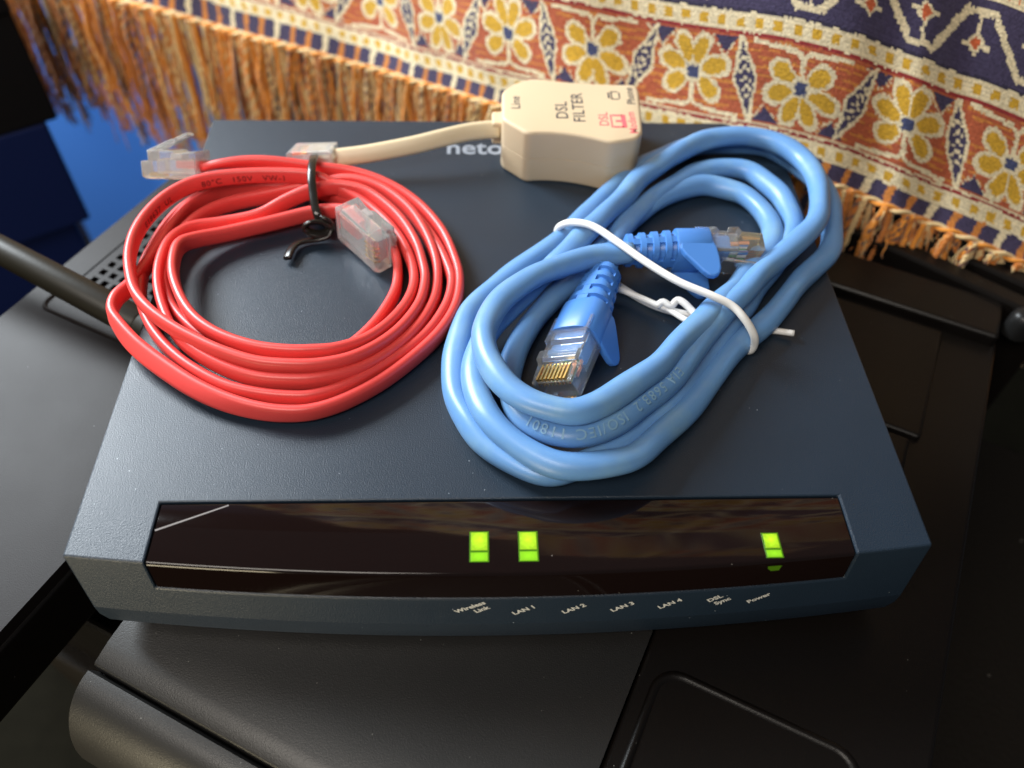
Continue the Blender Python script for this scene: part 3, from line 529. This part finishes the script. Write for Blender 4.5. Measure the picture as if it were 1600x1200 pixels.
def rj45(root, base, tip, n, blk=0.36):
    base, tip = Vector(base), Vector(tip); L = (tip-base).length; a, n, wv = orth(tip-base, n)
    q = lambda t, s, u: base+a*t+wv*s+n*u
    # strain relief: ribs with gaps, then a solid block
    lst = []; nr = 4; rl = L*blk
    def rr(t, w, h, k=20, e=3.0):
        o = []
        for j in range(k):
            th = 2*math.pi*j/k; c, s = math.cos(th), math.sin(th); r = (abs(c)**e+abs(s)**e)**(-1/e); o.append(q(t, w/2*r*c, h/2*r*s))
        return o
    V, F = [], []; rings = []
    step = rl/(nr)
    for j in range(nr):
        f = j/nr; w = 8.4+4.2*f; h = 8.0+1.2*f; t = j*step
        rings += [(t, w*.86, h*.86), (t+.25, w, h), (t+step*.52, w+.4, h+.15), (t+step*.6, w*.84, h*.84)]
    rings += [(rl-.2, 10.6, 8.0), (rl, 12.9, 9.4), (rl+.5, 13.3, 9.8), (L*.60, 13.4, 9.9), (L*.61, 13.0, 9.5), (L*.61, 9, 6)]
    k = 20
    for i, (t, w, h) in enumerate(rings):
        V += rr(t, w, h, k)
        if i: F += [((i-1)*k+j, i*k+j, i*k+(j+1) % k, (i-1)*k+(j+1) % k) for j in range(k)]
    F.append(tuple(range(k))[::-1]); F.append(tuple((len(rings)-1)*k+j for j in range(k)))
    boot = mesh_obj('boot', V, F, M_blueboot, root); clean(boot); autosmooth(boot, 38)
    # small bridges between the ribs
    for j in range(nr):
        f = (j+.8)/nr; w = 8.4+4.2*f; h = 8.0+1.2*f
        V, F = boxes([(q((j+.78)*step, 0, s*h*.43), a, wv, n, step*.26, w*.09+(.5 if j % 2 else 0), .5) for s in (-1, 1)]+[(q((j+.78)*step, s*w*.43, 0), a, n, wv, step*.26, .9, .5) for s in (-1, 1)])
        mesh_obj('rib_bridge', V, F, M_blueboot, boot)
    # two side wings guarding the latch
    wing = [(rl+.2, -3.2), (rl+1.4, -5.4), (rl+5.6, -10.6), (rl+7.0, -11.9), (rl+8.6, -12.1), (rl+10.0, -11.2), (rl+10.6, -9.4), (rl+10.7, -6.2), (rl+10.4, -3.0), (rl+9, 1.0), (rl+1, 1.0)]
    for s in (-1, 1):
        kk = len(wing); V = [q(t, s*4.4, u) for t, u in wing]+[q(t, s*6.5, u) for t, u in wing]
        F = [tuple(range(kk)), tuple(range(kk, 2*kk))[::-1]]+[(i, kk+i, kk+(i+1) % kk, (i+1) % kk) for i in range(kk)]
        o = mesh_obj('latch_guard', V, F, M_blueboot, boot); clean(o); bevel(o, .5, 2, 30)
    # clear housing with a stepped top and window over the contacts
    t0 = L*.50; hw, hh = 5.85, 4.0
    prof = [(t0, -hh), (L-.6, -hh), (L, -hh+.6), (L, hh*.45), (L-5.6, hh*.62), (L-6.4, hh), (L-9.2, hh), (L-9.8, hh*.68), (L-12, hh*.68), (L-12.6, hh), (t0, hh)]
    kk = len(prof); V = [q(t, -hw, u) for t, u in prof]+[q(t, hw, u) for t, u in prof]
    F = [tuple(range(kk)), tuple(range(kk, 2*kk))[::-1]]+[(i, kk+i, kk+(i+1) % kk, (i+1) % kk) for i in range(kk)]
    hs = mesh_obj('plug_housing', V, F, M_clear, root); clean(hs); cavity(hs, box(q((t0+L-7)/2, 0, -.3), a, wv, n, (L-7-t0)/2, 5.0, 2.5)[0], root); bevel(hs, .25, 2, 30)
    V, F = boxes([(q((t0+L-9)/2, 0, -.3), a, wv, n, (L-9-t0)/2, 4.6, 2.2)]); bevel(mesh_obj('jacket_end', V, F, M_bluejacket, hs), .7)
    for j, mw in enumerate((M_copperwire, M_white, M_greenwire, M_white, M_bluejacket, M_copperwire)):
        V, F = boxes([(q(L-6.6, (j-2.5)*1.5, -.6), a, wv, n, 2.8, .42, .42)]); mesh_obj('wire', V, F, mw, hs)
    for j in range(8):
        V, F = boxes([(q(L-3.0, (j-3.5)*1.12, hh*.36), a, wv, n, 2.5, .26, 1.15)]); mesh_obj('contact', V, F, M_gold, hs)
    V, F = boxes([(q(L-5.5, 0, -hh-1.5), (a-n*.18).normalized(), wv, (n+a*.18).normalized(), 6.0, 3.0, .55)]); bevel(mesh_obj('latch', V, F, M_clear, hs), .25)
    return boot
rj45(blu, (28.6, 78.6, 8.6), (12.4, 40.2, 6.6), (-0.52, 0.10, 0.84))
rj45(blu, (34.5, 86.2, 9.6), (72.0, 87.6, 8.4), (0.02, 0.97, 0.26))

# white wire tie
wt = empty('white_wire_tie', (38, 90, 0), 'thin white plastic twist tie bound across the blue cable coil', 'cable tie')
def tube(name, pts_, r, m, par, step=.8, flat=1.0):
    c = [Vector(q) for q in catmull(pts_, step)]; T, N, B = frames(c); V, F = sweep(c, N, B, lambda i: [(x*flat, y) for x, y in circ(r, 12)]); return mesh_obj(name, V, F, m, par, smooth=True)
tube('loop', WHITE_TIE_TOP, 1.05, M_white, wt)
tube('loose_end', WHITE_TIE_LOW, .85, M_white, wt)
tube('twisted_end', WHITE_TWIST, 1.0, M_white, wt, .5)

# ------------------------------------------------------------------ cream filter box with its cord
fil = empty('line_filter', (23, 142, 0), 'cream plastic filter box with printed lettering at the back of the router', 'filter')
poly = [(x, y) for x, y, z in FILTER]
def smooth_side(poly, i, j, depth, n=6): return poly
def build_filter():
    pl = poly[:]
    # subdivide the two long waisted sides into gentle hollows
    def mid(a, b, c, n=5):
        return [((1-t)**2*a[0]+2*t*(1-t)*c[0]+t*t*b[0], (1-t)**2*a[1]+2*t*(1-t)*c[1]+t*t*b[1]) for t in [k/(n+1) for k in range(1, n+1)]]
    back = mid(pl[2], pl[4], (pl[3][0], pl[3][1]-.6)); front = mid(pl[8], pl[10], (pl[9][0], pl[9][1]+2.0))
    return [pl[0], pl[1], pl[2]]+back+[pl[4], pl[5], pl[6], pl[7], pl[8]]+front+[pl[10], pl[11]]
fp = build_filter()
def inset_poly(poly, d):
    n = len(poly); out = []; area_ = sum(poly[i][0]*poly[(i+1) % n][1]-poly[(i+1) % n][0]*poly[i][1] for i in range(n)); sg = 1 if area_ > 0 else -1
    for i in range(n):
        a, b, c = Vector((*poly[i-1], 0)), Vector((*poly[i], 0)), Vector((*poly[(i+1) % n], 0))
        n1 = Vector((-(b-a).y, (b-a).x, 0)).normalized()*sg; n2 = Vector((-(c-b).y, (c-b).x, 0)).normalized()*sg; m = (n1+n2).normalized()
        q = b+m*(d/max(.4, m.dot(n1))); out.append((q.x, q.y))
    return out
def round_corners(poly, r):
    n = len(poly); out = []
    for i in range(n):
        a, b, c = Vector(poly[i-1]), Vector(poly[i]), Vector(poly[(i+1) % n]); u_, v_ = (a-b), (c-b); k = min(r, u_.length*.45, v_.length*.45); p, q = b+u_.normalized()*k, b+v_.normalized()*k
        out += [tuple((1-t)**2*p+2*t*(1-t)*b+t*t*q) for t in (0, .33, .67, 1)]
    return out
fpr = round_corners(fp, 1.6)
def stack(levels):
    V, F = [], []; n = len(fpr)
    for k, (d, z) in enumerate(levels):
        V += [(x, y, z) for x, y in (inset_poly(fpr, d) if d else fpr)]
        if k: F += [((k-1)*n+i, k*n+i, k*n+(i+1) % n, (k-1)*n+(i+1) % n) for i in range(n)]
    F.append(tuple(range(n))); F.append(tuple((len(levels)-1)*n+i for i in range(n))); return V, F
V, F = stack([(0.12, 8.62), (0, 8.7), (0, 16.9)]+[(1.1*(1-math.cos(math.radians(a))), 16.9+1.1*math.sin(math.radians(a))) for a in (22, 45, 67, 90)]); o = mesh_obj('top_half', V, F, M_beige, fil); clean(o); autosmooth(o, 40)
V, F = stack([(0.5, 0.05), (0.1, .4), (0, 0.9), (0, 8.52), (0.12, 8.6)]); o = mesh_obj('bottom_half', V, F, M_beige, fil); clean(o); autosmooth(o, 40)
V, F = boxes([((1.2, 144.0, 9.6), (1, 0, 0), (0, 1, 0), (0, 0, 1), 2.6, 3.4, 3.9)]); bevel(mesh_obj('strain_relief', V, F, M_beige, fil), .8, 3)
zt = 18.04
for s, sz, c, m in (('Line', 4.0, (5.9, 145.0), M_ink), ('DSL', 5.4, (20.0, 141.0), M_ink), ('FILTER', 5.2, (25.2, 142.6), M_ink), ('Phone', 3.6, (42.2, 149.2), M_ink), ('DSL', 4.2, (32.6, 136.4), M_pink), ('Modem', 3.6, (41.2, 134.6), M_pink)):
    text('lettering', s, sz, (c[0], c[1], zt), (0.0, 1, 0), (-1, 0, 0), m, fil, bold=.05, center=True, spacing=1.05)
V, F = boxes([((36.4-1.4, 135.4, zt), (1, 0, 0), (0, 1, 0), (0, 0, 1), .25, 3.4, .02), ((36.4+2.4, 135.4, zt), (1, 0, 0), (0, 1, 0), (0, 0, 1), .7, 3.4, .02), ((36.4+.6, 132.3, zt), (1, 0, 0), (0, 1, 0), (0, 0, 1), 1.6, .4, .02), ((36.4+.6, 138.4, zt), (1, 0, 0), (0, 1, 0), (0, 0, 1), 1.6, .4, .02), ((36.4+.8, 135.4, zt), (1, 0, 0), (0, 1, 0), (0, 0, 1), .9, .5, .02)])
mesh_obj('modem_symbol', V, F, M_pink, fil)
V, F = boxes([((36.4, 149.4, zt), (1, 0, 0), (0, 1, 0), (0, 0, 1), .22, 2.3, .02), ((38.9, 149.4, zt), (1, 0, 0), (0, 1, 0), (0, 0, 1), .22, 1.7, .02), ((37.4, 147.3, zt), (1, 0, 0), (0, 1, 0), (0, 0, 1), 1.2, .22, .02), ((37.4, 151.5, zt), (1, 0, 0), (0, 1, 0), (0, 0, 1), 1.2, .22, .02), ((35.5, 149.4, zt), (1, 0, 0), (0, 1, 0), (0, 0, 1), .3, 1.6, .02)])
mesh_obj('phone_symbol', V, F, M_ink, fil)
c = [Vector(q) for q in catmull(CORD, 1.0)]; T, N, B = up_frames(c); NN, BB = [], []
for t, n_, b_ in zip(T, N, B):
    an = math.radians(-38); w = n_*math.cos(an)+b_*math.sin(an); NN.append(w); BB.append(t.cross(w))
V, F = sweep(c, NN, BB, lambda i: stadium(5.6, 2.6)); mesh_obj('cord', V, F, M_cord, fil, smooth=True)
rj11(fil, (-50.0, 133.4, 5.6), (-1, 0.03, -0.06), (0, -.35, -.93), 14.0, 10.5, 7.2, M_cord, 4, M_white_clear)

# ------------------------------------------------------------------ woven textile with fringe
CL = [Vector(q) for q in catmull(CLOTH, 1.0)]
sA = arclen(CL); Ltot = sA[-1]
def cord_at(s):
    i, f = at_s(CL, sA, s); return CL[i].lerp(CL[i+1], f)
LEAN = math.radians(24); UPV = Vector((-0.05, math.sin(LEAN), math.cos(LEAN))).normalized()
def cloth_pt(u, v):
    p0 = cord_at(u)
    ww = 1.5*math.sin(u/23.0+v*0.012)*min(1, v/30)+3.0*math.sin(u/61.0+1.0+v/80)*min(1, v/60)
    return p0+UPV*v+Vector((-0.35, -0.86, 0.36))*ww
CREAM, MUST, RUST, ORNG, NAVY, RLINE, CBLUE = (.70, .59, .38), (.56, .32, .03), (.40, .095, .042), (.54, .20, .045), (.052, .042, .088), (.27, .03, .03), (.055, .065, .14)
FP = 36.6; TP = 8.0
def petal(x, y, ang, r0, ra, rb):
    c, s = math.cos(math.radians(ang)), math.sin(math.radians(ang)); px, py = x*c+y*s-r0, -x*s+y*c
    wid = rb*(1+.25*px/ra)
    return math.hypot(px/ra, py/max(.3, wid))
def band_extra(u):
    # the navy hem is wider at the far end of the throw
    return max(0.0, min(1.0, (285-u)/130))*5.0
def pattern(u, v):
    d1 = noise.noise(Vector((u*.35, v*.35, 1.7))); d2 = noise.noise(Vector((u*.35, v*.35, 8.3))); d3 = noise.noise(Vector((u*1.3, v*1.3, 4.1)))
    u += .55*d1+.35*d3; v = max(0, v+(.45*d2+.25*d3)*min(1, v/6))
    ex = band_extra(u); v = v*7/(7+ex) if v < 7+ex else v-ex
    if v < 7:
        k = math.floor(u/TP); x = (u-(v-3.5)*.35)/TP; x = (x-math.floor(x))*TP
        if v < 1.2: return ORNG if int(u/3) % 2 else CREAM
        if abs(x-4) < 1.25: return ORNG if (math.floor(u/TP)*7) % 3 else CREAM
        return NAVY
    v0 = v
    if v > 92: u = u*.42; v = 15+((v-92)*.30) % 46
    if v < 12.6 or 42 <= v < 48:
        vc = 9.8 if v < 20 else 45; x = (u % 6.1)-3.05
        return MUST if abs(x) < 1.35 and abs(v-vc) < 1.4 else CREAM
    if v < 13.4 or 41 <= v < 42: return RLINE
    if v < 14.2: return CREAM
    if v < 41:
        k = math.floor(u/FP); x = u-(k+.5)*FP; y = v-27.6; fl = 1 if k % 2 else -1; yy = y*fl
        # leaves on the cell borders
        for side, kk in ((-1, k), (1, k+1)):
            tilt = math.radians(24 if kk % 2 else -9); lx = x-side*FP/2; c, s = math.cos(tilt), math.sin(tilt)
            px, py = lx*c-y*s, lx*s+y*c
            d = abs(px)/3.1+abs(py)/12.2
            if d < 1:
                if abs(px) < .75 and (py % 3) < 1.3 and abs(py) < 7.5: return CREAM
                if abs(abs(px)-1.3) < .5 and (py % 3.0) > 2.1: return CREAM
                return NAVY
            if d < 1.34: return CREAM
        if max(abs(x), abs(y)) < 1.9: return CBLUE
        if max(abs(x), abs(y)) < 2.8: return CREAM
        best = 9
        for ang, r0, ra, rb in ((70, 7.3, 4.5, 2.2), (110, 7.3, 4.5, 2.2), (160, 7.1, 4.1, 2.5), (18, 7.6, 4.6, 2.5), (214, 6.9, 3.9, 2.5), (-40, 7.0, 4.0, 2.5)):
            best = min(best, petal(x, yy, ang, r0, ra, rb))
        if best < 1: return MUST
        if best < 1.42: return CREAM
        # stem and arch
        if yy < -2 and abs(x) < .8 and yy > -10: return CREAM
        if yy <= -9.2:
            t = abs(x)-0.7*(-9.2-yy)*1.3
            if abs(t) < .9 and yy > -11.6: return CREAM
            if abs(yy+11.0+(abs(x)-2)*.10) < .75 and 2 < abs(x) < 16.5: return CREAM
        # little triangles at the far side
        ty = 12.6-yy; tx = abs(abs(x)-11.0)
        if 0 < ty < 5 and tx < (5-ty)*.85: return NAVY
        if 0 < ty < 6.2 and tx < (6.2-ty)*.95 and (int((u+v)*1.2) % 2): return CREAM
        return ORNG if (int(v*1.15+math.sin(u*.15)*.6) % 3 == 0 and noise.noise(Vector((u*.12, v*.6, 3))) > -.12) else RUST
    if v < 48.8: return (.03, .025, .05)
    if v < 70:
        t = (u/FP) % 1.0; yb = v-59.2
        w = 1-4*abs(t-.5) if True else 0
        tri = max(-1, min(1, (abs(t-.5)*4-1)*1.75))
        zz = tri*7.2
        sl = 1.0 if abs(tri) >= 1 else 2.1
        if abs(yb-zz) < sl: return CREAM
        for tc, sg in ((0.5, 1), (0.0, -1)):
            dx = (t-tc+.5) % 1.0-.5; x = dx*FP; y = (yb)*sg
            if abs(x) < .6 and -6.5 < y < -1: return CREAM
            d = abs(x)/3.0+abs(y-1.6)/3.6
            if d < .62: return (.52, .11, .04)
            if d < 1.0: return CREAM
            if abs(y-2.2) < .7 and abs(x) < 4.6: return CREAM
        return NAVY
    if v < 74.6:
        if v < 70.6 or v > 74.1: return CREAM
        return (.58, .22, .10) if ((u % 2.9) < 1.1 and abs(v-72.3) < .9) else CREAM
    return NAVY
import time; t_ = time.time()
CELL = 0.62; nu = int(Ltot/CELL)
VS = [j*CELL for j in range(int(135/CELL))]
while VS[-1] < 480: VS.append(VS[-1]+2.4)
nvv = len(VS)-1
V = []; cols = []
V = [None]*((nvv+1)*(nu+1))
for i in range(nu+1):
    u = i*Ltot/nu*0.99995; p0 = cord_at(u); s1_ = u/23.0; s2_ = u/61.0+1.0; dv = Vector((-0.35, -0.86, 0.36))
    for j in range(nvv+1):
        v = VS[j]; vl = min(v, 110)+max(0, v-110)*.0; hi = max(0, v-110)
        ww = 1.9*math.sin(s1_+v*0.012)*min(1, v/30)+3.0*math.sin(s2_+v/80)*min(1, v/60)+.7*math.sin(u/8.5+v/17+2*math.sin(u/50))*min(1, v/12)+.5*math.sin(v/6.5+u/30)*min(1, v/12)
        yb_ = 1-math.exp(-hi/60)
        V[j*(nu+1)+i] = (p0.x+UPV.x*vl+dv.x*ww, p0.y+UPV.y*vl+UPV.y*60*yb_+dv.y*ww, p0.z+UPV.z*vl+hi+dv.z*ww)
F = []; cf = []
for j in range(nvv):
    for i in range(nu):
        a = j*(nu+1)+i; F.append((a, a+1, a+nu+2, a+nu+1))
        if (VS[j] > 70+430*max(0.0, min(1.0, (i*Ltot/nu-70)/120))): F.pop(); continue
        c = pattern((i+.5)*Ltot/nu+13, (VS[j]+VS[j+1])/2); k = 1+random.uniform(-.2, .2)-.10*(i % 2)*(1 if (i+j) % 2 else -1); cf.append((c[0]*k, c[1]*k, c[2]*k, 1))
M_weave = mat('woven_textile', (.5, .4, .3), 0.85, 0.2, sheen=0.15)
nt = M_weave.node_tree; at = nd(M_weave, 'ShaderNodeVertexColor', layer_name='weave'); nt.links.new(at.outputs['Color'], nt.nodes['Principled BSDF'].inputs['Base Color'])
nz = nd(M_weave, 'ShaderNodeTexNoise'); nz.inputs['Scale'].default_value = 1500; nt.links.new(coords(M_weave), nz.inputs['Vector'])
bpn = nd(M_weave, 'ShaderNodeBump'); bpn.inputs['Strength'].default_value = .8; bpn.inputs['Distance'].default_value = .0006; nt.links.new(nz.outputs['Fac'], bpn.inputs['Height']); nt.links.new(bpn.outputs['Normal'], nt.nodes['Principled BSDF'].inputs['Normal'])
tex = empty('woven_throw', tuple(cord_at(Ltot*.5)), 'woven throw with yellow flowers on rust, navy border and long orange fringe', 'throw')
clo = mesh_obj('cloth', V, F, M_weave, tex, smooth=True)
ca_ = clo.data.color_attributes.new('weave', 'FLOAT_COLOR', 'CORNER')
flat = [x for c in cf for _ in range(4) for x in c]; ca_.data.foreach_set('color', flat)
sm = clo.modifiers.new('thickness', 'SOLIDIFY'); sm.thickness = 0.0011; sm.offset = -1
# twisted edge cord
M_or = grain(mat('orange_yarn', (.70, .26, .035), .8, .2, sheen=.3), 900, .6, .0005)
M_cr = grain(mat('cream_yarn', (.70, .50, .24), .8, .2, sheen=.3), 900, .6, .0005)
M_br = grain(mat('brown_yarn', (.50, .165, .03), .8, .2, sheen=.3), 900, .6, .0005)
M_nv = grain(mat('violet_yarn', (.16, .08, .06), .8, .2, sheen=.3), 900, .6, .0005)
for ph, m in ((0, M_or), (math.pi, M_cr)):
    c = []
    k = int(Ltot/1.1)
    for i in range(k):
        u = i*Ltot/k*.999; q = cord_at(u); a = u/1.9+ph; c.append(q+Vector((-.3, -.8, .3))*(1.0+.7*math.cos(a))+UPV*(.2+.7*math.sin(a)))
    T, N, B = frames(c); V, F = sweep(c, N, B, lambda i: circ(.75, 6)); mesh_obj('edge_cord', V, F, m, tex, smooth=True)
# tassels: each a bunch of crinkled yarns
YM = [M_or, M_cr, M_br, M_or, M_cr, M_nv]
nt_ = int(Ltot/TP)
for k in range(nt_):
    u0 = (k+.5)*TP-13 % TP
    if u0 < 2 or u0 > Ltot-2: continue
    base = cord_at(u0); V, F, fm = [], [], []
    far = max(0, min(1, (230-u0)/230))
    short = .46 if base.x > 118 else 1.0
    ny = 6
    for y in range(ny):
        mi = random.choice([0, 0, 1, 1, 2, 2, 3, 4] if u0 > 150 else [0, 0, 1, 2, 3, 2, 5, 2]); ln = (random.uniform(58, 84) if y % 3 else random.uniform(46, 66))*short; dx = (y-2.5)*1.5+random.uniform(-.7, .7); dy = random.uniform(-1.8, 1.8)
        ph = random.uniform(0, 9); sw = random.uniform(-.05, .06); fr = random.uniform(.10, .24); am = random.uniform(.2, .8); tw = random.uniform(1.0, 1.5)
        n_ = int(30*short)+4; hr = random.uniform(.5, .72)
        for ply in range(3):
            c = []; mj = mi if random.random() < .75 else random.choice([0, 1, 2, 5])
            for i in range(n_+1):
                t = i/n_; z = -ln*t; fly = max(0, t-.8)*9*math.sin(ph+ply*2.1); a_ = z*tw+ply*2.0944+ph
                c.append(base+Vector((dx*(.45+.55*min(1, t*3))+sw*ln*t+am*math.sin(ph+z*fr)+hr*math.cos(a_)+fly, -1.2+dy*min(1, t*3)+am*.6*math.cos(ph*1.3+z*fr*.8)-3*t+hr*math.sin(a_), z+.6)))
            T, N, B = frames(c); b0 = len(V); v_, f_ = sweep(c, N, B, lambda i: circ(.70*(1-.45*(i/n_)**4)+.06*math.sin(i*2.1+ph), 5)); V += v_; F += [tuple(q+b0 for q in a) for a in f_]; fm += [mj]*len(f_)
    for y in range(7):
        ph = random.uniform(0, 9); ln = random.uniform(30, 84)*short; dx = random.uniform(-4.5, 4.5); c = []; sw = random.uniform(-.16, .16); mj = random.choice([0, 1, 2])
        for i in range(13):
            t = i/12; z = -ln*t; c.append(base+Vector((dx+sw*ln*t+1.3*math.sin(ph+z*.33)+.7*math.sin(z*.8+ph*2), -1.8-3.2*t+1.1*math.cos(ph+z*.4), z)))
        T, N, B = frames(c); b0 = len(V); v_, f_ = sweep(c, N, B, lambda i: circ(.22, 4)); V += v_; F += [tuple(q+b0 for q in a) for a in f_]; fm += [mj]*len(f_)
    mesh_obj('tassel', V, F, None, tex, smooth=True, mats=YM, fmat=fm)
print('cloth', time.time()-t_)

# ------------------------------------------------------------------ boxes behind on the left
def tapered(name, c, hx, hy, z0, z1, tp, rot, m, lip=0, **k):
    r = math.radians(rot); ax = Vector((math.cos(r), math.sin(r), 0)); ay = Vector((-math.sin(r), math.cos(r), 0)); c = Vector((*c, 0))
    V = []
    for z, f in ((z0, tp), (z1, 1.0)):
        V += [c+ax*hx*i*f+ay*hy*j*f+EZ*z for i, j in ((-1, -1), (1, -1), (1, 1), (-1, 1))]
    F = [(3, 2, 1, 0), (4, 5, 6, 7)]+[(i, (i+1) % 4, 4+(i+1) % 4, 4+i) for i in range(4)]
    return V, F
bn = empty('storage_bin', (-151, 403, -450), 'tall bright blue plastic bin behind the fringe on the left', 'bin')
V, F = tapered('body', (-190, 428), 122, 62, -450, -8, .99, -33, M_bin); bevel(mesh_obj('body', V, F, M_bin, bn), 8, 4)
V, F = tapered('rim', (-190, 428), 124, 64, -7.8, 4, 1.0, -33, M_bin); bevel(mesh_obj('rim', V, F, M_bin, bn), 3, 3)
tb = empty('storage_tub', (-300, 300, -450), 'dark navy plastic tub at the far left edge, below the black box', 'tub')
def corner_box(cx, cy, lx, ly, z0, z1, rot, ins=0):
    r = math.radians(rot); ax = Vector((math.cos(r), math.sin(r), 0)); ay = Vector((-math.sin(r), math.cos(r), 0)); c = Vector((cx, cy, 0))
    q = [c-ax*ins+ay*ins, c-ax*ins+ay*(ly-ins), c-ax*(lx-ins)+ay*(ly-ins), c-ax*(lx-ins)+ay*ins]
    return prism([(v.x, v.y) for v in q], z0, z1)
V, F = corner_box(-213, 269, 150, 40, -132, -73, 33); bevel(mesh_obj('rim', V, F, M_tub, tb), 1.6, 3)
V, F = corner_box(-213, 269, 150, 40, -450, -132.2, 33, 7); bevel(mesh_obj('body', V, F, M_tub, tb), 3, 3)
bx_ = empty('black_box', (-290, 300, -73), 'black box standing on the navy tub in the upper left corner', 'box')
V, F = corner_box(-208, 272, 150, 34, -72.8, -20, 33); bevel(mesh_obj('carton', V, F, M_blackbox, bx_), 1.2, 2)
V, F = corner_box(-206.5, 270.5, 153, 37, -19.8, -8, 33); bevel(mesh_obj('carton_lid', V, F, M_blackbox, bx_), 1.5, 2)
